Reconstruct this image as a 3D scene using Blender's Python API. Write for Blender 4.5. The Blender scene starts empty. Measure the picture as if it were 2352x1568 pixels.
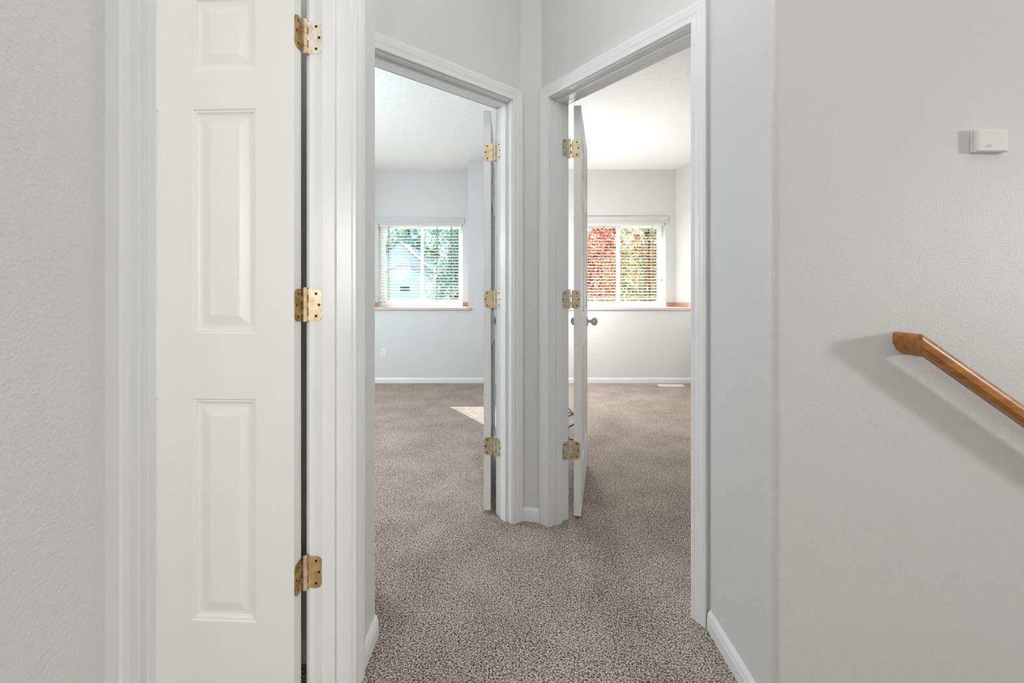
import bpy, bmesh, math, random
from mathutils import Vector, Matrix
random.seed(7)
col = bpy.context.scene.collection
scene = bpy.context.scene
CAM_H = 1.12
CEIL = 2.743

# ------------------------------------------------------------------ materials
def s2l(c):
    return c/12.92 if c <= .04045 else ((c+.055)/1.055)**2.4
def rgb(r, g, b):
    return (s2l(r/255), s2l(g/255), s2l(b/255), 1)

def mat(name, color, rough=.5, metal=0, spec=.5):
    m = bpy.data.materials.new(name); m.use_nodes = True
    b = m.node_tree.nodes['Principled BSDF']
    b.inputs['Base Color'].default_value = color
    b.inputs['Roughness'].default_value = rough
    b.inputs['Metallic'].default_value = metal
    b.inputs['Specular IOR Level'].default_value = spec
    return m
def nd(m, t, **kw):
    n = m.node_tree.nodes.new(t)
    for k, v in kw.items():
        if k in n.inputs.keys(): n.inputs[k].default_value = v
        else: setattr(n, k, v)
    return n
def lk(m, a, b): m.node_tree.links.new(a, b)
def coords(m, scale=(1, 1, 1)):
    g = nd(m, 'ShaderNodeNewGeometry')                     # true world position
    mp = nd(m, 'ShaderNodeMapping'); mp.inputs['Scale'].default_value = scale
    lk(m, g.outputs['Position'], mp.inputs['Vector'])
    return mp.outputs['Vector']
def bump(m, height, strength, dist):
    b = nd(m, 'ShaderNodeBump'); b.inputs['Strength'].default_value = strength
    b.inputs['Distance'].default_value = dist
    lk(m, height, b.inputs['Height'])
    lk(m, b.outputs['Normal'], m.node_tree.nodes['Principled BSDF'].inputs['Normal'])
    return b

def paint_wall(name, color, strength=.55, rough=.42):
    m = mat(name, color, rough, 0, .45)
    v = coords(m)
    n1 = nd(m, 'ShaderNodeTexNoise', Scale=270.0, Detail=2.0, Roughness=.5)
    n2 = nd(m, 'ShaderNodeTexNoise', Scale=70.0, Detail=1.5)
    lk(m, v, n1.inputs['Vector']); lk(m, v, n2.inputs['Vector'])
    mx = nd(m, 'ShaderNodeMath', operation='MULTIPLY_ADD')
    mx.inputs[1].default_value = 2.2
    lk(m, n1.outputs['Fac'], mx.inputs[0]); lk(m, n2.outputs['Fac'], mx.inputs[2])
    bump(m, mx.outputs[0], strength, .0016)
    return m

M = {}
M['wall'] = paint_wall('orange_peel_wall_paint', rgb(217, 217, 216), .36)
M['ceiling'] = mat('knockdown_ceiling', rgb(240, 240, 239), .75)
m = M['ceiling']; v = coords(m)
n1 = nd(m, 'ShaderNodeTexNoise', Scale=22.0, Detail=3.0, Distortion=1.2)
lk(m, v, n1.inputs['Vector'])
r = nd(m, 'ShaderNodeValToRGB'); r.color_ramp.elements[0].position = .44; r.color_ramp.elements[1].position = .56
lk(m, n1.outputs['Fac'], r.inputs['Fac']); bump(m, r.outputs['Color'], .7, .0025)
M['trim'] = mat('white_gloss_trim', rgb(233, 234, 234), .22)
M['door'] = mat('white_wood_grain_door', rgb(236, 236, 234), .38)
m = M['door']
tc = nd(m, 'ShaderNodeTexCoord'); mp = nd(m, 'ShaderNodeMapping'); mp.inputs['Scale'].default_value = (260, 260, 9)
lk(m, tc.outputs['Object'], mp.inputs['Vector'])
n1 = nd(m, 'ShaderNodeTexNoise', Scale=1.0, Detail=2.0); lk(m, mp.outputs['Vector'], n1.inputs['Vector'])
bump(m, n1.outputs['Fac'], .22, .0008)

# carpet
m = M['carpet'] = mat('cut_pile_carpet', rgb(150, 138, 128), .95, 0, .08); v = coords(m)
n1 = nd(m, 'ShaderNodeTexNoise', Scale=200.0, Detail=2.5, Roughness=.62, Distortion=.5)
n2 = nd(m, 'ShaderNodeTexNoise', Scale=4.0, Detail=3.0)
n3 = nd(m, 'ShaderNodeTexNoise', Scale=420.0, Detail=1.0)
for n in (n1, n2, n3): lk(m, v, n.inputs['Vector'])
a = nd(m, 'ShaderNodeMath', operation='MULTIPLY_ADD'); a.inputs[1].default_value = .10
lk(m, n2.outputs['Fac'], a.inputs[0]); lk(m, n1.outputs['Fac'], a.inputs[2])
r = nd(m, 'ShaderNodeValToRGB'); e = r.color_ramp.elements
e[0].position = .41; e[0].color = rgb(50, 38, 30)
e[1].position = .65; e[1].color = rgb(236, 224, 213)
x = e.new(.53); x.color = rgb(158, 143, 130)
lk(m, a.outputs[0], r.inputs['Fac'])
lk(m, r.outputs['Color'], m.node_tree.nodes['Principled BSDF'].inputs['Base Color'])
b = nd(m, 'ShaderNodeMath', operation='MULTIPLY_ADD'); b.inputs[1].default_value = .3
lk(m, n3.outputs['Fac'], b.inputs[0]); lk(m, n1.outputs['Fac'], b.inputs[2])
bump(m, b.outputs[0], 1.0, .006)

def patina(name, light, dark, metal=.75, rough=.36, lo=.4, hi=.65):
    m = mat(name, light, rough, metal); v = coords(m)
    n = nd(m, 'ShaderNodeTexNoise', Scale=38.0, Detail=4.0, Roughness=.65); lk(m, v, n.inputs['Vector'])
    r = nd(m, 'ShaderNodeValToRGB'); e = r.color_ramp.elements
    e[0].position = lo; e[0].color = dark; e[1].position = hi; e[1].color = light
    lk(m, n.outputs['Fac'], r.inputs['Fac'])
    lk(m, r.outputs['Color'], m.node_tree.nodes['Principled BSDF'].inputs['Base Color'])
    return m
M['brass'] = patina('worn_brass', rgb(228, 212, 182), rgb(196, 164, 118), .35, .33, .3, .6)
M['brass_dark'] = patina('tarnished_brass', rgb(196, 162, 112), rgb(146, 108, 62), .35, .4)
M['brass_pale'] = patina('pale_brass', rgb(240, 232, 218), rgb(214, 190, 156), .2, .35, .3, .5)  # palest leaf tone, used on the top hinge only
M['brass_gold'] = patina('golden_brass', rgb(208, 180, 132), rgb(172, 134, 84), .35, .35, .3, .6)
M['nickel'] = patina('satin_nickel_brass', rgb(226, 222, 205), rgb(205, 196, 172), .55, .3)
M['nickel_tan'] = patina('satin_tan_brass', rgb(214, 196, 164), rgb(190, 168, 132), .5, .38)
M['screw'] = mat('dark_screw', rgb(70, 52, 34), .45, .6)
M['wood'] = mat('varnished_oak', rgb(176, 116, 52), .34); m = M['wood']
tc = nd(m, 'ShaderNodeTexCoord'); mp = nd(m, 'ShaderNodeMapping')
mp.inputs['Rotation'].default_value = (0, math.radians(-35), 0); mp.inputs['Scale'].default_value = (4, 60, 60)
lk(m, tc.outputs['Object'], mp.inputs['Vector'])
n1 = nd(m, 'ShaderNodeTexNoise', Scale=1.0, Detail=4.0); lk(m, mp.outputs['Vector'], n1.inputs['Vector'])
r = nd(m, 'ShaderNodeValToRGB'); e = r.color_ramp.elements
e[0].position = .3; e[0].color = rgb(150, 92, 34); e[1].position = .7; e[1].color = rgb(196, 134, 66)
lk(m, n1.outputs['Fac'], r.inputs['Fac']); lk(m, r.outputs['Color'], m.node_tree.nodes['Principled BSDF'].inputs['Base Color'])
M['wood_light'] = mat('oak_end_return', rgb(198, 138, 74), .3)
M['rim'] = mat('pinkish_oak_rim', rgb(190, 140, 118), .35)
M['ledge'] = mat('ledge_board', rgb(206, 192, 188), .4)
M['plastic'] = mat('white_plastic', rgb(232, 232, 228), .35)
M['slot'] = mat('dark_slot', rgb(60, 60, 58), .6)
M['grey_mark'] = mat('grey_mark', rgb(205, 204, 199), .5)
M['vinyl'] = mat('white_vinyl', rgb(240, 240, 240), .35)
M['slat'] = mat('white_blind_slat', rgb(240, 238, 234), .4)
M['valance'] = mat('valance_white', rgb(205, 203, 202), .5)
M['cord'] = mat('blind_cord', rgb(150, 138, 125), .8)
M['cord_dark'] = mat('brown_blind_cord', rgb(112, 92, 76), .8)
M['black'] = mat('black_rubber', rgb(18, 18, 18), .5)
M['steel'] = mat('enamel_register', rgb(238, 238, 234), .4)

m = M['glass'] = bpy.data.materials.new('window_glass'); m.use_nodes = True
nt = m.node_tree; nt.nodes.clear()
o = nt.nodes.new('ShaderNodeOutputMaterial'); t = nt.nodes.new('ShaderNodeBsdfTransparent')
t.inputs['Color'].default_value = (.95, .97, .97, 1)
g = nt.nodes.new('ShaderNodeBsdfGlossy'); g.inputs['Roughness'].default_value = .02
mx = nt.nodes.new('ShaderNodeMixShader'); mx.inputs[0].default_value = .006
nt.links.new(t.outputs[0], mx.inputs[1]); nt.links.new(g.outputs[0], mx.inputs[2]); nt.links.new(mx.outputs[0], o.inputs['Surface'])

def leaf_mat(name, cols):
    m = bpy.data.materials.new(name); m.use_nodes = True
    nt = m.node_tree; nt.nodes.clear()
    o = nt.nodes.new('ShaderNodeOutputMaterial')
    g = nt.nodes.new('ShaderNodeNewGeometry'); r = nt.nodes.new('ShaderNodeValToRGB')
    r.color_ramp.interpolation = 'CONSTANT'
    e = r.color_ramp.elements
    while len(e) < len(cols): e.new(.5)
    for i, c in enumerate(cols):
        e[i].position = i/len(cols); e[i].color = c
    nt.links.new(g.outputs['Random Per Island'], r.inputs['Fac'])
    d = nt.nodes.new('ShaderNodeBsdfDiffuse'); t = nt.nodes.new('ShaderNodeBsdfTranslucent')
    nt.links.new(r.outputs['Color'], d.inputs['Color']); nt.links.new(r.outputs['Color'], t.inputs['Color'])
    mx = nt.nodes.new('ShaderNodeMixShader'); mx.inputs[0].default_value = .5
    nt.links.new(d.outputs[0], mx.inputs[1]); nt.links.new(t.outputs[0], mx.inputs[2])
    nt.links.new(mx.outputs[0], o.inputs['Surface'])
    return m
M['leaf_red'] = leaf_mat('red_maple_leaf', [rgb(176, 78, 78), rgb(206, 124, 104), rgb(224, 172, 126), rgb(142, 66, 78), rgb(232, 206, 168), rgb(190, 92, 76)])
M['leaf_olive'] = leaf_mat('olive_leaf', [rgb(172, 170, 136), rgb(204, 194, 156), rgb(152, 156, 132), rgb(196, 166, 132), rgb(186, 184, 160)])
M['leaf_rust'] = leaf_mat('rust_leaf', [rgb(110, 60, 40), rgb(140, 85, 56), rgb(150, 110, 76)])
M['leaf_teal'] = leaf_mat('blue_green_leaf', [rgb(146, 176, 172), rgb(170, 196, 186), rgb(130, 160, 168), rgb(188, 206, 188)])
M['bark'] = mat('bark', rgb(92, 70, 56), .9)
m = M['siding'] = mat('pale_teal_siding', rgb(182, 198, 208), .7)
v = coords(m, (0, 0, 1)); w = nd(m, 'ShaderNodeTexWave', Scale=2.0); w.wave_profile = 'SAW'; w.bands_direction = 'Z'
lk(m, v, w.inputs['Vector']); bump(m, w.outputs['Fac'], .8, .02)
M['roof'] = mat('grey_shingle', rgb(120, 135, 145), .9)
M['roof_trim'] = mat('pale_fascia', rgb(215, 225, 215), .6)
M['dark_glass'] = mat('dark_house_window', rgb(60, 78, 88), .1)
M['lawn'] = mat('lawn', rgb(120, 140, 90), .95)

# ------------------------------------------------------------------ mesh helper
class MB:
    def __init__(self): self.v = []; self.f = []; self.s = []
    def add(self, vs, fs, smooth=False):
        n = len(self.v); self.v += [Vector(p) for p in vs]
        for f in fs: self.f.append([n+i for i in f]); self.s.append(smooth)
        return self
    def box(self, a, b, Mx=None):
        x0, y0, z0 = a; x1, y1, z1 = b
        vs = [Vector(p) for p in ((x0,y0,z0),(x1,y0,z0),(x1,y1,z0),(x0,y1,z0),(x0,y0,z1),(x1,y0,z1),(x1,y1,z1),(x0,y1,z1))]
        if Mx: vs = [Mx @ p for p in vs]
        return self.add(vs, [(0,3,2,1),(4,5,6,7),(0,1,5,4),(1,2,6,5),(2,3,7,6),(3,0,4,7)])
    def prism(self, poly, z0, z1):
        n = len(poly)
        area = sum(poly[i][0]*poly[(i+1) % n][1]-poly[(i+1) % n][0]*poly[i][1] for i in range(n))
        if area < 0: poly = poly[::-1]
        vs = [(p[0], p[1], z0) for p in poly]+[(p[0], p[1], z1) for p in poly]
        return self.add(vs, [tuple(range(n))[::-1], tuple(range(n, 2*n))]+[(i, (i+1) % n, n+(i+1) % n, n+i) for i in range(n)])
    def loft(self, rings, closed=True, caps=True, smooth=True):
        n = len(rings[0]); vs = [p for r in rings for p in r]; fs = []
        for k in range(len(rings)-1):
            for i in range(n if closed else n-1):
                j = (i+1) % n
                fs.append((k*n+i, k*n+j, (k+1)*n+j, (k+1)*n+i))
        self.add(vs, fs, smooth)
        if caps and closed:
            self.add(rings[0], [tuple(range(n))[::-1]]); self.add(rings[-1], [tuple(range(n))])
        return self
    def cyl(self, a, b, r, r2=None, n=14, caps=True, smooth=True):
        a = Vector(a); b = Vector(b); d = (b-a).normalized()
        u = d.orthogonal().normalized(); w = d.cross(u)
        r2 = r if r2 is None else r2
        R = [[p+(u*math.cos(t)+w*math.sin(t))*q for t in [2*math.pi*i/n for i in range(n)]] for p, q in ((a, r), (b, r2))]
        return self.loft(R, True, caps, smooth)
    def lathe(self, o, d, prof, n=20):        # prof: (distance along d, radius)
        o = Vector(o); d = Vector(d).normalized(); u = d.orthogonal().normalized(); w = d.cross(u)
        R = [[o+d*s+(u*math.cos(t)+w*math.sin(t))*q for t in [2*math.pi*i/n for i in range(n)]] for s, q in prof]
        return self.loft(R)
    def tube(self, pts, r, n=8):
        pts = [Vector(p) for p in pts]; R = []
        for i, p in enumerate(pts):
            d = (pts[min(i+1, len(pts)-1)]-pts[max(i-1, 0)]).normalized()
            u = d.cross(Vector((0, 0, 1)))
            u = (u if u.length > .01 else d.orthogonal()).normalized(); w = d.cross(u)
            R.append([p+(u*math.cos(t)+w*math.sin(t))*r for t in [2*math.pi*k/n for k in range(n)]])
        return self.loft(R)
    def build(self, name, m, parent=None, bevel=0, label=None, cat=None, kind=None, group=None, origin=None):
        xs = [p.x for p in self.v]; ys = [p.y for p in self.v]; zs = [p.z for p in self.v]
        o = Vector(origin) if origin else Vector(((min(xs)+max(xs))/2, (min(ys)+max(ys))/2, min(zs)))
        me = bpy.data.meshes.new(name)
        me.from_pydata([p-o for p in self.v], [], self.f)
        me.polygons.foreach_set('use_smooth', self.s)
        me.materials.append(m); me.validate(); me.update()
        bm = bmesh.new(); bm.from_mesh(me); bmesh.ops.remove_doubles(bm, verts=bm.verts, dist=1e-6) if bevel else None
        bmesh.ops.recalc_face_normals(bm, faces=bm.faces); bm.to_mesh(me); bm.free()
        ob = bpy.data.objects.new(name, me); col.objects.link(ob)
        if parent:
            ob.parent = parent; ob.location = o-parent['_o'] if False else o-ORG[parent.name]
        else: ob.location = o
        ORG[ob.name] = o
        if bevel:
            b = ob.modifiers.new('bevel', 'BEVEL'); b.width = bevel; b.segments = 2; b.limit_method = 'ANGLE'; b.angle_limit = math.radians(40)
        tag(ob, label, cat, kind, group)
        return ob
ORG = {}
def tag(o, label=None, cat=None, kind=None, group=None):
    if label: o['label'] = label
    if cat: o['category'] = cat
    if kind: o['kind'] = kind
    if group: o['group'] = group
def empty(name, loc, **kw):
    o = bpy.data.objects.new(name, None); col.objects.link(o); o.location = loc; ORG[o.name] = Vector(loc)
    o.empty_display_size = .05
    tag(o, **kw); return o
def V2(p, d, s): return (p[0]+d[0]*s, p[1]+d[1]*s)

def fillet(poly, idx, r, n=8):
    out = []
    for i, p in enumerate(poly):
        if i not in idx: out.append(p); continue
        P = Vector(p); A = (Vector(poly[i-1])-P).normalized(); B = (Vector(poly[(i+1) % len(poly)])-P).normalized()
        ang = A.angle(B); t = r/math.tan(ang/2)
        c = P+(A+B).normalized()*(r/math.sin(ang/2)); a = P+A*t-c; b = P+B*t-c
        a0 = math.atan2(a.y, a.x); da = math.atan2(b.y, b.x)-a0
        while da > math.pi: da -= 2*math.pi
        while da < -math.pi: da += 2*math.pi
        for k in range(n+1):
            q = a0+da*k/n; out.append((c.x+r*math.cos(q), c.y+r*math.sin(q)))
    return out

# ------------------------------------------------------------------ plan of the place (metres, camera at the origin looking +Y)
dL = Vector((-.762, -.648)).normalized(); nL = Vector((-dL.y, dL.x)); nL = nL if nL.y < 0 else -nL    # towards the hall
dR = Vector((.613, -.790)).normalized(); nR = Vector((dR.y, -dR.x)); nR = nR if nR.y < 0 else -nR
L0 = Vector((.0445, 2.147)); R0 = Vector((.1444, 2.1264))
T = .116; HO = 2.045
XL = -.447; XR = .66; YS = 1.10

S = 'structure'
# floor
fl = MB()
fl.box((-3.6, -2.6, -.12), (.98, 1.16, 0)); fl.box((-3.6, 1.16, -.12), (2.6, 6.0, 0))
fl.build('floor', M['carpet'], kind=S, label='brown and grey flecked cut pile carpet running from the hall into both rooms', cat='carpet')
MB().box((-3.6, -2.6, CEIL), (4.2, 6.0, CEIL+.1)).build('ceiling', M['ceiling'], kind=S, label='white textured ceiling seen through both open doorways', cat='ceiling')
st = MB()
for i in range(11): st.box((.98+.27*i, 0.05, -.18*(i+1)-.2), (.98+.27*(i+1), 1.10, -.18*(i+1)))
st.box((.98, -2.5, -2.7), (4.0, 1.10, -2.6)); st.box((.86, -2.5, -2.6), (.98, 1.10, -.12))
st.build('floor_stairs', M['carpet'], kind=S, label='carpeted stairs going down under the wooden handrail', cat='stairs')

# left hall wall with doorway 1
w = MB()
w.box((XL-.118, -2.5, 0), (XL, .522, CEIL)); w.box((XL-.118, .522, 2.063), (XL, 1.231, CEIL))
w.build('wall_left', M['wall'], kind=S, label='textured grey wall at the left edge beside the white door', cat='wall')
far = [(XL, 1.231), (XL, 1.425), (-.641, 1.564), (-.716, 1.652), (-.716, 1.42), (XL-.118, 1.42), (XL-.118, 1.231)]
MB().prism(fillet(far, [1], .016), 0, CEIL).build('wall_left_corner', M['wall'], kind=S, label='narrow grey wall end between the near white door frame and the left bedroom doorway', cat='wall')
# left doorway wall
w = MB()
def seg(mb, P, d, n, u0, u1, z0, z1, t0=0, t1=T):
    pts = [V2(V2(P, d, u), n, -t) for u, t in ((u0, t0), (u1, t0), (u1, t1), (u0, t1))]
    mb.prism([tuple(p) for p in pts], z0, z1)
seg(w, L0, dL, nL, .796, .90, 0, CEIL); seg(w, L0, dL, nL, .044, .796, 2.063, CEIL)
w.build('wall_left_doorway', M['wall'], kind=S, label='grey wall above the left bedroom doorway', cat='wall')
w = MB()
seg(w, R0, dR, nR, .044, .796, 2.063, CEIL)
w.build('wall_right_doorway', M['wall'], kind=S, label='grey wall above the right bedroom doorway', cat='wall')
Lu = V2(L0, dL, .044); Ru = V2(R0, dR, .044)
post = [Lu, tuple(L0), tuple(R0), Ru, V2(Ru, nR, -T), (.23, 2.36), (.23, 5.9), (.11, 5.9), (.11, 2.36), V2(Lu, nL, -T)]
MB().prism(fillet(post, [1, 2], .008, 4), 0, CEIL).build('wall_center', M['wall'], kind=S, label='narrow grey wall strip between the two bedroom doorways', cat='wall')
# right hall wall, rounded corner, stairwell wall
re = V2(R0, dR, .796); reb = V2(re, nR, -T)
right = [re, (XR-.001, 1.463), (XR, 1.45), (XR, YS), (.70, YS), (.70, YS+.116), (.776, YS+.116), (.776, 1.50), reb]
MB().prism(fillet(right, [3], .020), 0, CEIL).build('wall_right', M['wall'], kind=S, label='pale grey wall strip with a rounded corner right of the right doorway', cat='wall')
MB().box((.70, YS, -2.6), (4.1, YS+.116, CEIL)).build('wall_stairs', M['wall'], kind=S, label='large textured pale wall carrying the wooden handrail', cat='wall')
# walls that close the place behind and around the camera
WX = 4.0
w = MB(); w.box((WX, -2.6, -2.7), (WX+.12, -.80, CEIL)); w.box((WX, -.20, -2.7), (WX+.12, YS+.12, CEIL))
w.box((WX, -.80, -2.7), (WX+.12, -.20, 1.20)); w.box((WX, -.80, 1.80), (WX+.12, -.20, CEIL))
w.build('wall_stairs_end', M['wall'], kind=S, label='end wall of the stairwell with a window', cat='wall')
MB().box((-3.6, -2.6, -2.6), (4.1, -2.5, CEIL)).build('wall_back', M['wall'], kind=S, label='hall wall behind the viewpoint', cat='wall')
# room 1 (behind near door)
MB().box((-3.6, 1.325, 0), (XL-.118, 1.42, CEIL)).build('wall_closet', M['wall'], kind=S, label='dim wall seen through the gap between the near white door and its frame', cat='wall')
MB().box((-3.6, -2.5, 0), (-3.5, 6.0, CEIL)).build('wall_far_left', M['wall'], kind=S, label='outer wall of the left rooms', cat='wall')
# room 3 near and right walls
MB().box((.776, 1.25, 0), (2.4, 1.35, CEIL)).build('wall_bedroom_near', M['wall'], kind=S, label='near wall of the right bedroom', cat='wall')
MB().box((2.30, 1.35, 0), (2.42, 6.0, CEIL)).build('wall_bedroom_right', M['wall'], kind=S, label='side wall of the right bedroom', cat='wall')

# far walls with window recess
YF = 5.38; LZ = .90
def far_wall(name, x0, x1, rx0, rx1, yb, wx0, wx1, wz1, label, slant=0):
    w = MB()
    w.box((x0, YF, 0), (x1, 6.06, LZ))
    w.box((x0, YF, LZ), (rx0, 6.06, CEIL))
    if slant: w.prism([(rx1, yb), (rx1+slant, YF), (x1, YF), (x1, 6.06), (rx1, 6.06)], LZ, CEIL)
    else: w.box((rx1, YF, LZ), (x1, 6.06, CEIL))
    w.box((rx0, yb, LZ), (wx0, 6.06, CEIL)); w.box((wx1, yb, LZ), (rx1, 6.06, CEIL)); w.box((wx0, yb, wz1), (wx1, 6.06, CEIL))
    return w.build(name, M['wall'], kind=S, label=label, cat='wall')
Y2 = 5.86; Y3 = 5.76
far_wall('wall_far_left_room', -3.5, .11, -1.95, -.542, Y2, -1.80, -.665, 2.06, 'far wall of the left bedroom with a recessed window and a wall outlet')
far_wall('wall_far_right_room', .23, 2.30, .26, 2.17, Y3, .835, 2.03, 2.06, 'far wall of the right bedroom with a recessed window and deep ledge', slant=.09)
# ledges
lb = MB().box((-1.99, YF-.028, LZ), (-.510, YF, LZ+.03)); lb.box((-1.95, YF, LZ), (-.542, Y2+.14, LZ+.03))
lb.build('trim_1', M['ledge'], kind=S, label='window ledge board in the left bedroom', cat='window ledge', bevel=.004)
lb = MB().box((.235, YF-.028, LZ), (2.30, YF, LZ+.03)); lb.prism([(.26, YF), (2.258, YF), (2.17, Y3), (2.03, Y3), (2.03, Y3+.14), (.835, Y3+.14), (.835, Y3), (.26, Y3)], LZ, LZ+.03)
lb.build('trim_2', M['ledge'], kind=S, label='window ledge board in the right bedroom', cat='window ledge', bevel=.003)
rb = MB().box((-.662, Y2-.016, .93), (-.545, Y2, .986)); rb.box((-1.95, Y2-.016, .93), (-1.803, Y2, .986)); rb.box((-.556, YF+.01, .93), (-.545, Y2-.016, .986))
rb.build('trim_3', M['rim'], kind=S, label='low brown wooden rim on the ledge of the left window', cat='wood trim')
rb = MB().box((2.035, Y3-.016, .93), (2.166, Y3, .986)); rb.box((.26, Y3-.016, .93), (.83, Y3, .986))
rb.prism([(2.166, Y3-.016), (2.245, YF+.02), (2.233, YF+.02), (2.152, Y3-.016)], .93, .986)
rb.build('trim_4', M['rim'], kind=S, label='low brown wooden rim on the ledge of the right window', cat='wood trim')

# ------------------------------------------------------------------ baseboards
BP = [(0, 0), (.012, 0), (.012, .038), (.0105, .040), (.0115, .043), (.0105, .046), (.010, .052), (.006, .060), (.003, .064), (0, .065)]
def baseboard(name, pts, side, label):
    """pts: wall-line polyline; side=+1 room lies left of travel direction"""
    pts = [Vector(p) for p in pts]; offs = []
    for i, p in enumerate(pts):
        ns = []
        if i > 0: d = (p-pts[i-1]).normalized(); ns.append(Vector((-d.y, d.x))*side)
        if i < len(pts)-1: d = (pts[i+1]-p).normalized(); ns.append(Vector((-d.y, d.x))*side)
        if len(ns) == 2:
            b = (ns[0]+ns[1]).normalized(); offs.append(b/max(.3, b.dot(ns[0])))
        else: offs.append(ns[0])
    rings = [[(p.x+o.x*t, p.y+o.y*t, z) for t, z in BP] for p, o in zip(pts, offs)]
    return MB().loft(rings, smooth=False).build(name, M['trim'], kind=S, label=label, cat='baseboard')
c = fillet(far, [1], .016, 3)
baseboard('baseboard_left', [(XL, 1.277)]+[p for p in c if p[1] > 1.3 and p[0] > -.5]+[(-.60, 1.534)], -1, 'short white baseboard at the foot of the left wall corner')
c = fillet(right, [3], .020, 4)
baseboard('baseboard_right', [(XR, 1.447)]+[p for p in c if YS-.001 <= p[1] < 1.2 and p[0] < .69]+[(.95, YS)], -1, 'white baseboard running along the strip wall right of the right doorway')
baseboard('baseboard_center', [V2(L0, dL, 0.0), tuple(L0), tuple(R0)][1:], -1, 'tiny white baseboard between the two bedroom door frames')
baseboard('baseboard_far_left', [(-3.5, YF), (.11, YF)], -1, 'white baseboard along the far wall of the left bedroom')
baseboard('baseboard_far_right', [(.23, YF), (2.30, YF)], -1, 'white baseboard along the far wall of the right bedroom')
baseboard('baseboard_closet', [(-3.5, 1.325), (-.70, 1.325), (-.575, 1.325)], -1, 'white baseboard seen low in the gap behind the near door')

# ------------------------------------------------------------------ door frames
CP = [(0, 0), (0, .0095), (.002, .0108), (.013, .0116), (.015, .0108), (.023, .0127), (.025, .0137), (.030, .0150), (.032, .0146), (.043, .0166), (.045, .0172), (.055, .0172), (.057, .0156), (.057, 0)]
def P3(P, d, n, u, t, z): return (P[0]+d[0]*u+n[0]*t, P[1]+d[1]*u+n[1]*t, z)
def door_frame(name, P, d, n, u0, u1, label, stop_from_room=.037):
    j = MB()
    def bx(a0, a1, z0, z1, t0, t1):
        pts = [P3(P, d, n, a, -t, z) for z in (z0, z1) for a, t in ((a0, t0), (a1, t0), (a1, t1), (a0, t1))]
        j.add(pts, [(0,3,2,1),(4,5,6,7),(0,1,5,4),(1,2,6,5),(2,3,7,6),(3,0,4,7)])
    bx(u0-.018, u0, 0, HO, 0, T+.002); bx(u1, u1+.018, 0, HO, 0, T+.002); bx(u0-.018, u1+.018, HO, HO+.018, 0, T+.002)
    jo = j.build(name, M['trim'], kind=S, label=label, cat='door frame', bevel=.0012)
    j = MB(); s1 = T-stop_from_room; s0 = s1-.035
    bx(u0, u0+.010, 0, HO-.010, s0, s1); bx(u1-.010, u1, 0, HO-.010, s0, s1); bx(u0, u1, HO-.010, HO, s0, s1)
    j.build('door_stop', M['trim'], jo, bevel=.0015)
    for sgn in (1, -1):
        a, b, zt = u0-.005, u1+.005, HO+.005
        base = 0 if sgn > 0 else -(T+.002)
        rings = []
        for (wd, t) in CP:
            tt = base+sgn*t
            rings.append([P3(P, d, n, a-wd, tt, 0), P3(P, d, n, a-wd, tt, zt+wd), P3(P, d, n, b+wd, tt, zt+wd), P3(P, d, n, b+wd, tt, 0)])
        k = MB(); nn = 4; vs = [p for r_ in rings for p in r_]; fs = []
        for q in range(len(rings)-1):
            for i in range(3): fs.append((q*nn+i, q*nn+i+1, (q+1)*nn+i+1, (q+1)*nn+i))
        k.add(vs, fs); k.build('casing', M['trim'], jo)
    return jo
door_frame('trim_5', (XL, 1.275), (0, -1), (1, 0), .062, .735, 'white moulded door frame around the near open door on the left')
door_frame('trim_6', L0, dL, nL, .062, .778, 'white moulded door frame of the left bedroom doorway', .046)
door_frame('trim_7', R0, dR, nR, .062, .778, 'white moulded door frame of the right bedroom doorway', .046)

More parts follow.
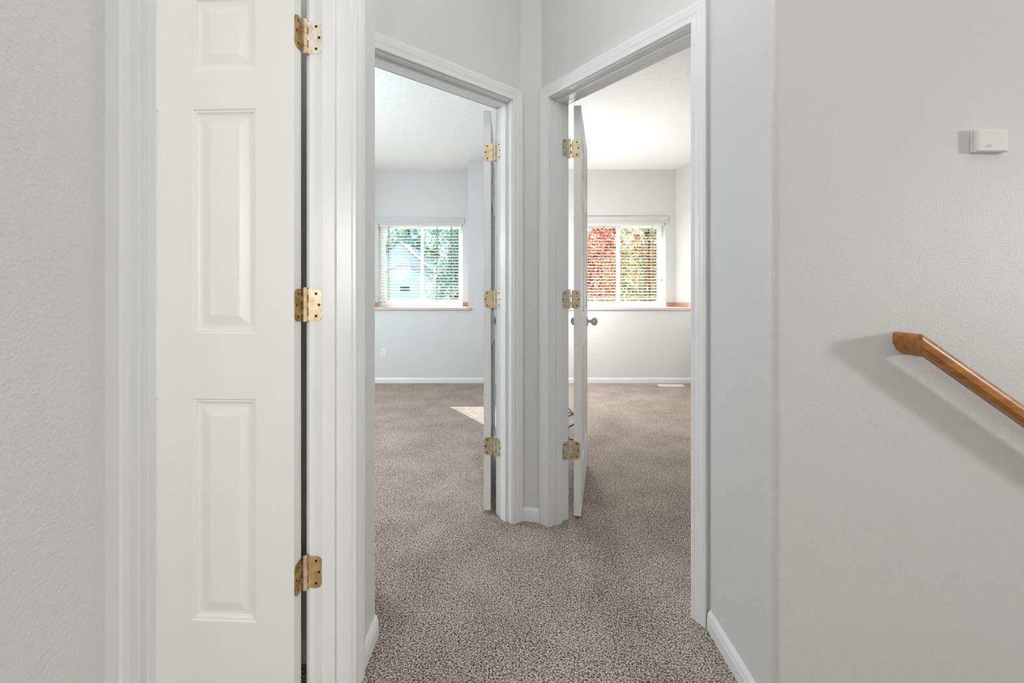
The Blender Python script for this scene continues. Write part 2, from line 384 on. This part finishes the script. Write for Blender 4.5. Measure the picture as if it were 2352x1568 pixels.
# ------------------------------------------------------------------ doors
ROWS = [(.232, .832), (1.009, 1.615), (1.718, 1.922)]
RING = [(0, 0), (.003, .0035), (.008, .0035), (.011, .007), (.016, .009), (.023, .009), (.048, .003), (.048, .003)]
def panel_door(name, O, dx, nrm, W, label, th=.035):
    """O: bottom corner at hinge edge on face A; dx: along the width; nrm: outward normal of face A; slab lies behind it"""
    H0, H1 = .018, 2.040
    st_, mu = .105, .095
    pw = (W-2*st_-mu)/2
    cols_ = [(st_, st_+pw), (st_+pw+mu, W-st_)]
    mb = MB(); dx = Vector((dx[0], dx[1], 0)); nr = Vector((nrm[0], nrm[1], 0)); O = Vector((O[0], O[1], 0))
    def pt(face, x, z, dep):
        base = O if face == 0 else O-nr*th
        return base+dx*x+Vector((0, 0, z))+(nr if face == 0 else -nr)*(-dep)
    xs = [0]+[a for c in cols_ for a in c]+[W]; zs = [H0]+[a for c in ROWS for a in c]+[H1]
    for face in (0, 1):
        for i in range(len(xs)-1):
            for k in range(len(zs)-1):
                x0, x1, z0, z1 = xs[i], xs[i+1], zs[k], zs[k+1]
                if (x0, x1) in cols_ and (z0, z1) in ROWS:
                    prev = None
                    for (ins, dep) in RING:
                        ring = [pt(face, x0+ins, z0+ins, dep), pt(face, x1-ins, z0+ins, dep), pt(face, x1-ins, z1-ins, dep), pt(face, x0+ins, z1-ins, dep)]
                        if prev: mb.loft([prev, ring], True, False, False)
                        prev = ring
                    mb.add(prev, [(0, 1, 2, 3)])
                else:
                    mb.add([pt(face, x0, z0, 0), pt(face, x1, z0, 0), pt(face, x1, z1, 0), pt(face, x0, z1, 0)], [(0, 1, 2, 3)])
    for (xa, za, xb, zb) in ((0, H0, W, H0), (W, H0, W, H1), (W, H1, 0, H1), (0, H1, 0, H0)):
        mb.add([pt(0, xa, za, 0), pt(0, xb, zb, 0), pt(1, xb, zb, 0), pt(1, xa, za, 0)], [(0, 1, 2, 3)])
    n0 = len(mb.f)
    ob = mb.build(name, M['door'], kind=S, label=label, cat='door', bevel=0)
    bm = bmesh.new(); bm.from_mesh(ob.data); bmesh.ops.remove_doubles(bm, verts=bm.verts, dist=1e-5)
    bmesh.ops.recalc_face_normals(bm, faces=bm.faces); bm.to_mesh(ob.data); bm.free()
    return ob

def leaf_poly(w0, w1, h, r, n=6):
    pts = [(w0, -h/2)]
    pts += [(w1-r+r*math.sin(a), -h/2+r-r*math.cos(a)) for a in [math.pi/2*i/n for i in range(n+1)]]
    pts += [(w1-r+r*math.cos(a), h/2-r+r*math.sin(a)) for a in [math.pi/2*i/n for i in range(n+1)]]
    return pts+[(w0, h/2)]
def hinge(door, pin, z, leaves, pin_mat, tip=.004):
    """leaves: (start point on plate, direction, normal, length, material, screw_material)"""
    px, py = pin; H = .089; R = .0062
    hb = MB()
    for k in range(5):
        a = z-H/2+H*k/5; b = z-H/2+H*(k+1)/5-.0009
        hb.cyl((px, py, a), (px, py, b), R, n=18)
    hb.cyl((px, py, z-H/2), (px, py, z+H/2), R*.86, n=14)
    root = hb.build('hinge', pin_mat, door)
    pb = MB(); pb.lathe((px, py, z+H/2), (0, 0, 1), [(-.001, R*.9), (.001, R*1.05), (tip, R*.8), (tip+.0008, R*.25)], 14)
    pb.lathe((px, py, z-H/2), (0, 0, -1), [(-.001, R*.9), (.002, R*.9), (.003, R*.3)], 14)
    pb.build('hinge_pin', pin_mat, root)
    for (P, d, n, ln, mt, smt) in leaves:
        lf = MB(); poly = leaf_poly(.0, ln, H, .0155)
        def q(s, zz, t): return Vector((P[0]+d[0]*s+n[0]*t, P[1]+d[1]*s+n[1]*t, z+zz))
        m_ = len(poly); th = .0020
        vs = [q(s, zz, 0.0002) for s, zz in poly]+[q(s, zz, th) for s, zz in poly]
        lf.add(vs, [tuple(range(m_))[::-1], tuple(range(m_, 2*m_))]+[(i, (i+1) % m_, m_+(i+1) % m_, m_+i) for i in range(m_)])
        # bridge from plate to barrel
        for k in range(5):
            if (k % 2 == 0) != (mt is leaves[0][4]): continue
            za = -H/2+H*k/5+.0012; zb = -H/2+H*(k+1)/5-.002
            A = q(.001, za, th); B = q(.001, za, .0); C_ = Vector((px, py, z+za))
            N = Vector((n[0], n[1], 0))*.002
            up = Vector((0, 0, zb-za))
            lf.add([B, A, C_+N, C_-N, B+up, A+up, C_+N+up, C_-N+up], [(0,1,2,3),(4,7,6,5),(0,4,5,1),(1,5,6,2),(2,6,7,3),(3,7,4,0)])
        lo = lf.build('hinge_leaf', mt, root)
        for (s, zz) in ((ln-.016, .031), (ln-.008, 0), (ln-.016, -.031)):
            c0 = q(s, zz, th-.0002); c1 = q(s, zz, th+.0003); nn_ = Vector((n[0], n[1], 0))
            sc = MB(); sc.lathe(c0, nn_, [(0, .0038), (.0006, .0038), (.0008, .003), (.0003, .0018), (.0002, .0006)], 14)
            sc.build('screw', smt, root)

HZ = (.342, 1.085, 1.828)
# door 1, near left
pin1 = (-.5735, 1.2065); a1 = math.radians(2.6)
dx1 = Vector((-math.cos(a1), math.sin(a1))); n1_ = Vector((-math.sin(a1), -math.cos(a1)))   # width direction, face towards the hall
edge1 = Vector(pin1)+dx1*.0085                                    # room-side plane passes near the pin
O1 = edge1+n1_*.0405
door1 = panel_door('door_1', O1, dx1, n1_, .66, 'white six-panel door standing open at the left with worn brass hinges')
for z in HZ:
    bl = {HZ[0]: M['brass_gold'], HZ[1]: M['brass'], HZ[2]: M['brass_pale']}[z]
    hinge(door1, pin1, z, [
        ((-.5665, 1.213), (1, 0), (0, -1), .0375, bl, M['screw']),
        (tuple(edge1+n1_*.006), tuple(n1_), tuple(-dx1), .0335, M['brass_dark'], M['screw'])], M['brass'])
# door 2, left bedroom
J2 = Vector(V2(V2(L0, dL, .062), nL, -(T+.002)))
pin2 = Vector(V2(V2(tuple(J2), dL, .0045), nL, -.006))
dx2 = Vector((-.006, 1)).normalized(); nA2 = Vector((1, -.0)); nA2 = Vector((dx2.y, -dx2.x))
O2 = pin2+Vector((-.0215, .006))
door2 = panel_door('door_2', O2, dx2, nA2, .711, 'white panel door opened into the left bedroom, seen on edge')
for z in HZ:
    hinge(door2, tuple(pin2), z, [
        (V2(V2(tuple(J2), dL, 0), nL, .001), tuple(nL), tuple(dL), .038, M['nickel'], M['screw']),
        (tuple(O2+Vector((.011, 0))-dx2*.0), tuple(-nA2), tuple(-dx2), .044, M['nickel_tan'], M['screw'])], M['nickel'])
# door 3, right bedroom
J3 = Vector(V2(V2(R0, dR, .062), nR, -(T+.002)))
pin3 = Vector(V2(V2(tuple(J3), dR, .0045), nR, -.006))
dx3 = Vector((.214, .977)).normalized(); ed3 = Vector((dx3.y, -dx3.x))
C3 = pin3+ed3*.0215+dx3*.004
O3 = C3+ed3*.035
door3 = panel_door('door_3', O3, dx3, ed3, .711, 'white panel door opened into the right bedroom with a round knob')
for z in HZ:
    hinge(door3, tuple(pin3), z, [
        (V2(V2(tuple(J3), dR, 0), nR, .001), tuple(nR), tuple(dR), .038, M['nickel'], M['screw']),
        (tuple(C3-ed3*.011), tuple(ed3), tuple(-dx3), .042, M['nickel_tan'], M['screw'])], M['nickel'])
def knob(door, face, nrm):
    o = Vector((face[0], face[1], .935)); d = Vector((nrm[0], nrm[1], 0))
    k = MB().lathe(o, d, [(.006, .0125), (.012, .0095), (.022, .0085), (.026, .0115), (.029, .0175), (.034, .0225), (.041, .0258), (.048, .0265), (.055, .0250), (.061, .0205), (.0655, .0130), (.0675, .006), (.068, .001)], 24).build('door_knob', M['nickel'], door)
    MB().lathe(o, d, [(0, .031), (.003, .031), (.006, .027), (.0075, .013), (.008, .009)], 24).build('knob_rose', M['nickel'], k)
kp = O3+dx3*(.711-.060)
knob(door3, kp, ed3); knob(door3, kp-ed3*.035, -ed3)
kp = O2+dx2*(.711-.060)
knob(door2, kp, nA2)

# ------------------------------------------------------------------ windows and blinds
def window(name, x0, x1, z0, z1, y0, label):
    f = MB(); y1 = y0+.07; t = .035
    f.box((x0, y0, z0), (x0+t, y1, z1)); f.box((x1-t, y0, z0), (x1, y1, z1)); f.box((x0+t, y0, z0), (x1-t, y1, z0+t)); f.box((x0+t, y0, z1-t), (x1-t, y1, z1))
    w = f.build(name, M['vinyl'], kind=S, label=label, cat='window', bevel=.002)
    xm = (x0+x1)/2
    for a, b, yy in ((x0+t, xm+.022, y0+.012), (xm-.022, x1-t, y0+.04)):
        s = MB(); k = .034; za, zb = z0+t, z1-t
        s.box((a, yy, za), (a+k, yy+.024, zb)); s.box((b-k, yy, za), (b, yy+.024, zb)); s.box((a+k, yy, za), (b-k, yy+.024, za+k)); s.box((a+k, yy, zb-k), (b-k, yy+.024, zb))
        so = s.build('sash', M['vinyl'], w, bevel=.002)
        MB().box((a+k, yy+.010, za+k), (b-k, yy+.014, zb-k)).build('glass_pane', M['glass'], so)
    return w
window('window_1', -1.80, -.665, .93, 2.06, Y2+.075, 'white sliding window of the left bedroom with a pale green house outside')
window('window_2', .835, 2.03, .93, 2.06, Y3+.075, 'white sliding window of the right bedroom with red autumn leaves outside')
window('window_3', WX+.02, WX+.02, 0, 0, 0, '') if False else None

def blind(x0, x1, yc, zb, vx0, vx1, vy, cords, label, wand=None, cm='cord', cr_=.0018):
    root = empty('window_blind', ((x0+x1)/2, yc, zb), label=label, cat='blind')
    v_ = MB()                                    # moulded valance, profile in (y,z)
    pr = [(0, 2.034), (-.010, 2.034), (-.012, 2.050), (-.009, 2.062), (-.009, 2.090), (-.013, 2.100), (-.015, 2.122), (0, 2.122)]
    v_.loft([[(x, vy+a, b) for a, b in pr] for x in (vx0, vx1)], smooth=False)
    v_.box((vx0, vy, 2.034), (vx0+.010, vy+.012, 2.122)); v_.box((vx1-.010, vy, 2.034), (vx1, vy+.012, 2.122))
    v_.build('valance', M['valance'], root, bevel=.001)
    MB().box((x0, yc-.022, 2.005), (x1, yc+.022, 2.05)).build('headrail', M['slat'], root)
    n = 24; sp = (2.000-zb-.02)/n; s = MB(); t = math.radians(13)
    for i in range(n):
        z = zb+.030+sp*i; rr = []
        for x in (x0, x1):
            up = []; lo = []
            for k in range(6):
                a = -.018+.0072*k; cr = .0015*(1-(a/.018)**2)
                yy = a*math.cos(t)-cr*math.sin(t); zz = a*math.sin(t)+cr*math.cos(t)
                up.append((x, yc+yy, z+zz+.0014)); lo.append((x, yc+yy, z+zz-.0014))
            rr.append(up+lo[::-1])
        s.loft(rr)
    s.build('slats', M['slat'], root)
    MB().box((x0, yc-.026, zb-.010), (x1, yc+.026, zb+.012)).build('bottom_rail', M['slat'], root, bevel=.003)
    for cx in cords:
        c_ = MB()
        for dy in (-.027, .027): c_.cyl((cx, yc+dy, zb), (cx, yc+dy, 2.01), cr_, n=6)
        c_.build('ladder_cord', M[cm], root)
    if wand:
        c_ = MB(); c_.cyl((wand[0], yc-.032, wand[1]), (wand[0], yc-.032, 2.02), .0012, n=6)
        c_.lathe((wand[0], yc-.032, wand[1]), (0, 0, -1), [(0, .002), (.006, .006), (.030, .008), (.033, .003)], 10)
        c_.build('pull_cord', M['cord'], root)
    return root
px2 = lambda p, y: (p-1176)/1000*y
yb2 = Y2+.036; yb3 = Y3+.036
blind(-1.79, -.675, yb2, 1.012, -1.825, -.645, Y2-.006, [px2(893, yb2), px2(1004, yb2), px2(1037, yb2)], 'white slatted blind over the window with the pale green house', (px2(1052, yb2), 1.31), 'cord_dark', .0032)
blind(.845, 2.02, yb3, 1.035, .810, 2.065, Y3-.006, [px2(1387, yb3), px2(1467, yb3), px2(1497, yb3), .95], 'white slatted blind over the window with red autumn leaves', (px2(1518, yb3), 1.30))

# ------------------------------------------------------------------ handrail on the stairwell wall
def rail_profile(c, u, w):                      # rounded top, faceted lower side, 38 mm
    prof = [(.019*math.cos(math.radians(a)), .019*math.sin(math.radians(a))) for a in range(-10, 191, 12)]
    prof += [(-.0185, -.008), (-.0185, -.011), (-.0105, -.019), (.0105, -.019), (.0185, -.011), (.0185, -.008)]
    return [c+u*a+w*b for a, b in prof]
yr = YS-.062; sl = math.radians(35.2)
C0 = Vector((.980, yr, .994)); D = Vector((math.cos(sl), 0, -math.sin(sl))); up = Vector((math.sin(sl), 0, math.cos(sl))); hz = Vector((0, -1, 0))
def miter(ring, P, N, d):                        # slide ring points along d onto the plane (P, N)
    return [p+d*((P-p).dot(N)/d.dot(N)) for p in ring]
N = Vector((1, -1, 0)).normalized()
top = miter(rail_profile(C0+D*.2, hz, up), C0, N, D)
R_ = [top, rail_profile(C0+D*2.6, hz, up)]
rail = MB().loft(R_).build('handrail', M['wood'], label='varnished oak handrail sloping down along the right wall', cat='handrail')
back = [Vector((p.x, YS-.001, 0)) for p in top]
ret0 = top; ret1 = [Vector((p.x, YS-.0008, C0.z+(p.z-C0.z)*1.0)) for p in top]
er = MB().loft([ret0, ret1]).build('end_return', M['wood'], rail, label='lighter mitred end turning into the wall')
for o_ in (rail, er): o_.data.set_sharp_from_angle(angle=math.radians(28))

# ------------------------------------------------------------------ small things
sx, sz = px2(2273, 1.09), CAM_H+(671-325)/1000*1.095
s = MB().box((sx-.040, YS-.006, sz-.029), (sx+.040, YS, sz+.029)).build('wall_sensor', M['plastic'], bevel=.003, label='small white plastic sensor box high on the right wall', cat='sensor')
cv = MB(); cr = []
for (y_, i_) in ((YS-.007, 0), (YS-.015, .0005), (YS-.018, .003), (YS-.019, .007)):
    cr.append([(sx-.040+i_, y_, sz-.029+i_), (sx+.040-i_, y_, sz-.029+i_), (sx+.040-i_, y_, sz+.029-i_), (sx-.040+i_, y_, sz+.029-i_)])
cv.loft(cr, smooth=False).build('cover', M['plastic'], s, bevel=.002)
mk = MB()
for k, (a, b) in enumerate(((-.021, .003), (-.0165, .003), (-.012, .0025), (-.008, .0015))): mk.box((sx+a, YS-.0196, sz-.018), (sx+a+b, YS-.0190, sz-.0145 if k < 3 else sz-.012))
mk.build('printed_mark', M['grey_mark'], s, label='faint grey printed mark')

ox, oz = px2(881.5, YF), .367
o_ = MB().box((ox-.036, YF-.006, oz-.060), (ox+.036, YF, oz+.060)).build('wall_outlet', M['plastic'], bevel=.003, label='white double outlet low on the far wall below the left window', cat='outlet')
for dz in (.021, -.021):
    rc = MB().box((ox-.016, YF-.008, oz+dz-.014), (ox+.016, YF-.006, oz+dz+.014)).build('receptacle', M['plastic'], o_, bevel=.002)
    q = MB(); q.box((ox-.008, YF-.0086, oz+dz-.002), (ox-.0055, YF-.008, oz+dz+.008)); q.box((ox+.0055, YF-.0086, oz+dz-.002), (ox+.008, YF-.008, oz+dz+.008)); q.cyl((ox, YF-.0086, oz+dz-.008), (ox, YF-.008, oz+dz-.008), .0028, n=10)
    q.build('socket_slot', M['slot'], rc)

vx0, vx1, vy0, vy1 = 1.755, 2.055, 5.165, 5.275
r_ = MB(); r_.box((vx0, vy0, 0), (vx1, vy0+.014, .007)); r_.box((vx0, vy1-.014, 0), (vx1, vy1, .007)); r_.box((vx0, vy0+.014, 0), (vx0+.014, vy1-.014, .007)); r_.box((vx1-.014, vy0+.014, 0), (vx1, vy1-.014, .007))
reg = r_.build('floor_register', M['steel'], bevel=.002, label='white metal floor vent on the carpet under the right window', cat='floor vent')
g_ = MB()
for i in range(22): g_.box((vx0+.016+i*.0122, vy0+.014, .001), (vx0+.016+i*.0122+.0085, vy1-.014, .006))
g_.box((vx0+.014, vy0+.052, .001), (vx1-.014, vy0+.058, .0062)); g_.build('grille', M['steel'], reg)

def smooth_path(pts, n=8):
    pts = [Vector(p) for p in pts]; out = []
    P = [pts[0]]+pts+[pts[-1]]
    for i in range(1, len(P)-2):
        for k in range(n):
            t = k/n; a, b, c, d = P[i-1], P[i], P[i+1], P[i+2]
            out.append(.5*((2*b)+(c-a)*t+(2*a-5*b+4*c-d)*t*t+(3*b-a-3*c+d)*t**3))
    return out+[pts[-1]]
def fp(px, py, z=.006):                         # photo position of a point on the carpet
    Y = (CAM_H-z)/((py-671)/1000); return (px2(px, Y), Y, z)
cb = MB()
cb.tube(smooth_path([(.30, 4.75, .006), (.36, 4.50, .006), fp(1300, 934), fp(1309, 941), fp(1317, 950), fp(1309, 948, .02), fp(1301, 946), (.40, 4.0, .006), (.42, 3.85, .006), fp(1302, 957), fp(1309, 954), fp(1317, 951, .012),
         fp(1322, 958), (.56, 3.75, .006), (.46, 3.6, .006), (.38, 3.55, .006), fp(1296, 985), fp(1303, 996), fp(1308, 1008), fp(1316, 1009.5), (.50, 3.20, .006), (.53, 3.10, .006), (.50, 3.0, .006), (.36, 2.95, .006), (.30, 3.05, .006), (.28, 3.2, .006)]), .0042)
cb.build('power_cable', M['black'], label='thin black cable looped on the carpet behind the right door', cat='cable')

# ------------------------------------------------------------------ outside
GZ = -2.9
MB().box((-60, 6.5, GZ-.1), (60, 80, GZ)).build('ground', M['lawn'], kind=S, label='green lawn outside the windows', cat='lawn')
def gable(mb, x0, x1, y, d, z0, ze, zp):
    xm = (x0+x1)/2
    mb.loft([[(x0, yy, z0), (x1, yy, z0), (x1, yy, ze), (xm, yy, zp), (x0, yy, ze)] for yy in (y, y+d)], smooth=False)
def gable_roof(mb, x0, x1, y, d, ze, zp, oh=.2, t=.06):
    xm = (x0+x1)/2; k = (zp-ze)/(xm-x0)
    for s_ in (-1, 1):
        xe = xm+s_*(xm-x0+oh); zE = ze-oh*k
        mb.loft([[(xm, yy, zp), (xe, yy, zE), (xe, yy, zE+t), (xm, yy, zp+t)] for yy in (y-oh, y+d)], smooth=False)
hy = 36.0; X = lambda p: (p-1176)/1000*hy; Z = lambda p: CAM_H+(671-p)/1000*hy
hs = empty('house', (X(915), hy, GZ), label='pale blue-green neighbouring house with two gables outside the left window', cat='house')
w = MB(); gable(w, X(790), X(1000), hy+3, 8, GZ, Z(640), Z(545)); w.build('wall', M['siding'], hs)
w = MB(); gable(w, X(868), X(985), hy, 6, GZ, Z(633), Z(607)); w.build('gable_wall', M['siding'], hs)
w = MB(); gable_roof(w, X(790), X(1000), hy+3, 8, Z(640), Z(545)); w.build('roof', M['roof'], hs)
w = MB(); gable_roof(w, X(868), X(985), hy, 6, Z(633), Z(607)); w.build('gable_roof', M['roof'], hs)
w = MB(); w.box((X(919), hy-.06, Z(669)), (X(942), hy, Z(656))); wf = w.build('window_frame', M['roof_trim'], hs)
w = MB(); w.box((X(920), hy-.1, Z(668)), (X(941), hy-.06, Z(657))); w.build('pane', M['dark_glass'], wf)

def tree(name, x, y, zb, zc, rx, rz, n, size, lm, label, cat='tree', trunk_r=.13, lean=0, seed=1):
    rnd = random.Random(seed)
    root = empty(name, (x, y, zb), label=label, cat=cat)
    tk = MB(); tk.tube(smooth_path([(x, y, zb), (x+.05, y, zb+(zc-zb)*.4), (x+lean, y+.1, zc), (x+lean*1.2, y, zc+rz*.7)], 4), trunk_r)
    for k in range(9):
        a = k*2.4; L = rx*.8; z0 = zc-rz*.5+k*rz*.13
        tk.tube(smooth_path([(x+lean*.7, y, z0), (x+lean+math.cos(a)*L*.5, y+math.sin(a)*L*.5, z0+L*.35), (x+lean+math.cos(a)*L, y+math.sin(a)*L, z0+L*.6)], 3), trunk_r*.28, 6)
    tk.build('trunk', M['bark'], root)
    lf = MB()
    blobs = [(rnd.uniform(-.75, .75), rnd.uniform(-.75, .75), rnd.uniform(-.85, .85), rnd.uniform(.22, .42)) for _ in range(34)]
    while len(lf.f) < n:
        b = rnd.choice(blobs); g = Vector((rnd.gauss(0, 1), rnd.gauss(0, 1), rnd.gauss(0, 1))).normalized()*b[3]*rnd.random()**.4
        p = Vector((b[0]+g.x, b[1]+g.y, b[2]+g.z))
        if p.length > 1.12: continue
        c_ = Vector((x+lean+p.x*rx, y+p.y*rx, zc+p.z*rz))
        u = Vector((rnd.gauss(0, 1), rnd.gauss(0, 1), rnd.gauss(0, 1))).normalized(); w_ = u.orthogonal().normalized()
        s_ = size*rnd.uniform(.6, 1.3)
        lf.add([c_+u*s_, c_+w_*s_*.55, c_-u*s_, c_-w_*s_*.55], [(0, 1, 2, 3)])
    lf.build('foliage', lm, root)
tree('maple_tree', 1.75, 11.5, GZ, 1.3, 1.15, 2.9, 17000, .042, M['leaf_red'], 'red and orange maple tree close outside the right window', seed=2, trunk_r=.1)
tree('broadleaf_tree', 5.9, 19, GZ, 2.0, 2.4, 3.6, 15000, .085, M['leaf_olive'], 'pale olive tree outside the right half of the right window', seed=3)
tree('broadleaf_tree', 4.9, 15.5, GZ, 2.3, .75, 1.0, 500, .055, M['leaf_rust'], 'slim rust-leaved tree in front of the pale olive tree', seed=9, trunk_r=.05)
tree('broadleaf_tree', -2.55, 20, GZ, 2.2, 1.5, 4.2, 14000, .08, M['leaf_teal'], 'blue-green tree filling the right half of the left window', seed=4)
tree('broadleaf_tree', -12.0, 52, GZ, 7.5, 5.0, 4.5, 3500, .36, M['leaf_teal'], 'tall blue-green tree rising behind the pale house', seed=5, trunk_r=.3)
tree('broadleaf_tree', 9, 40, GZ, 1.0, 7.0, 5.0, 4500, .38, M['leaf_olive'], 'wide hazy olive tree far behind the others at the right window', seed=6, trunk_r=.3)

# ------------------------------------------------------------------ light
W_ = bpy.data.worlds.new('sky'); scene.world = W_; W_.use_nodes = True
bg = W_.node_tree.nodes['Background']; bg.inputs['Color'].default_value = (.82, .92, 1.0, 1); bg.inputs['Strength'].default_value = 4.0
def sun(d, strength, color=(1, .96, .9), ang=.5):
    l = bpy.data.lights.new('sun', 'SUN'); l.energy = strength; l.color = color; l.angle = math.radians(ang)
    o = bpy.data.objects.new('sun', l); col.objects.link(o); o.rotation_euler = Vector(d).to_track_quat('-Z', 'Y').to_euler(); o.location = (-8, 14, 12)
def area(name, loc, to, sx, sy, power, color=(1, 1, 1)):
    l = bpy.data.lights.new(name, 'AREA'); l.shape = 'RECTANGLE'; l.size = sx; l.size_y = sy; l.energy = power; l.color = color
    o = bpy.data.objects.new(name, l); col.objects.link(o); o.location = loc
    o.rotation_euler = (Vector(to)-Vector(loc)).to_track_quat('-Z', 'Y').to_euler(); return o
def fill_light(name, loc, power, r=.12, color=(1, 1, 1)):
    l = bpy.data.lights.new(name, 'POINT'); l.energy = power; l.shadow_soft_size = r; l.color = color
    o = bpy.data.objects.new(name, l); col.objects.link(o); o.location = loc; return o
PW = dict(world=2.4, sun=26, stair=41, room=58, hallb=11, hallm=8, hallr=20, left=104, right=57)
bg.inputs['Strength'].default_value = PW['world']
sun((.655, -1, -.86), PW['sun'])
area('stair_window_light', (WX+.03, -.5, 1.5), (0, -.2, 1.2), .27, .30, PW['stair'], (1, .99, .97))
area('room_window_light', (-1.3, -2.45, 1.5), (-1.0, 1.2, 1.1), 1.2, 1.1, PW['room'], (1, 1, .99))
fill_light('hall_low_fill', (.75, -1.6, 1.0), PW['hallb'], .15, (1, .998, .992))  # added low fill without a fixture, for the door gap and lower walls
fill_light('hall_high_fill', (.1, 1.0, 2.5), PW['hallm'], .10, (.985, .992, 1))  # unseen fill point added to brighten the walls around the doorways
fill_light('hall_high_fill', (0, -1.6, 2.45), PW['hallr'], .12, (1, .998, .992))  # second added fill, behind the camera, lifts the walls facing it
fill_light('door_gap_fill', (-.95, 1.14, 2.5), 4, .1)  # made-up light over the slot behind the near door, to brighten it
fill_light('left_bedroom_fill', (-2.3, 3.1, 1.6), PW['left'], .25, (.86, .94, 1))  # added cool fill hidden by the hall wall, brightens the left bedroom
fill_light('right_bedroom_fill', (.45, 4.55, 1.3), PW['right'], .11, (1, .997, .995))  # added fill hidden by the center post, brightens ceiling and side wall

# ------------------------------------------------------------------ camera
cam = bpy.data.cameras.new('camera'); co = bpy.data.objects.new('camera', cam); col.objects.link(co)
co.location = (0, 0, CAM_H); co.rotation_euler = (math.radians(90), 0, 0)
cam.sensor_width = 36; cam.lens = 36*1000/2352; cam.shift_y = -113/2352; cam.clip_start = .02; cam.clip_end = 300
scene.camera = co
vs = scene.view_settings; vs.view_transform = 'Standard'; vs.look = 'None'; vs.gamma = 1; vs.exposure = 0; vs.use_curve_mapping = False
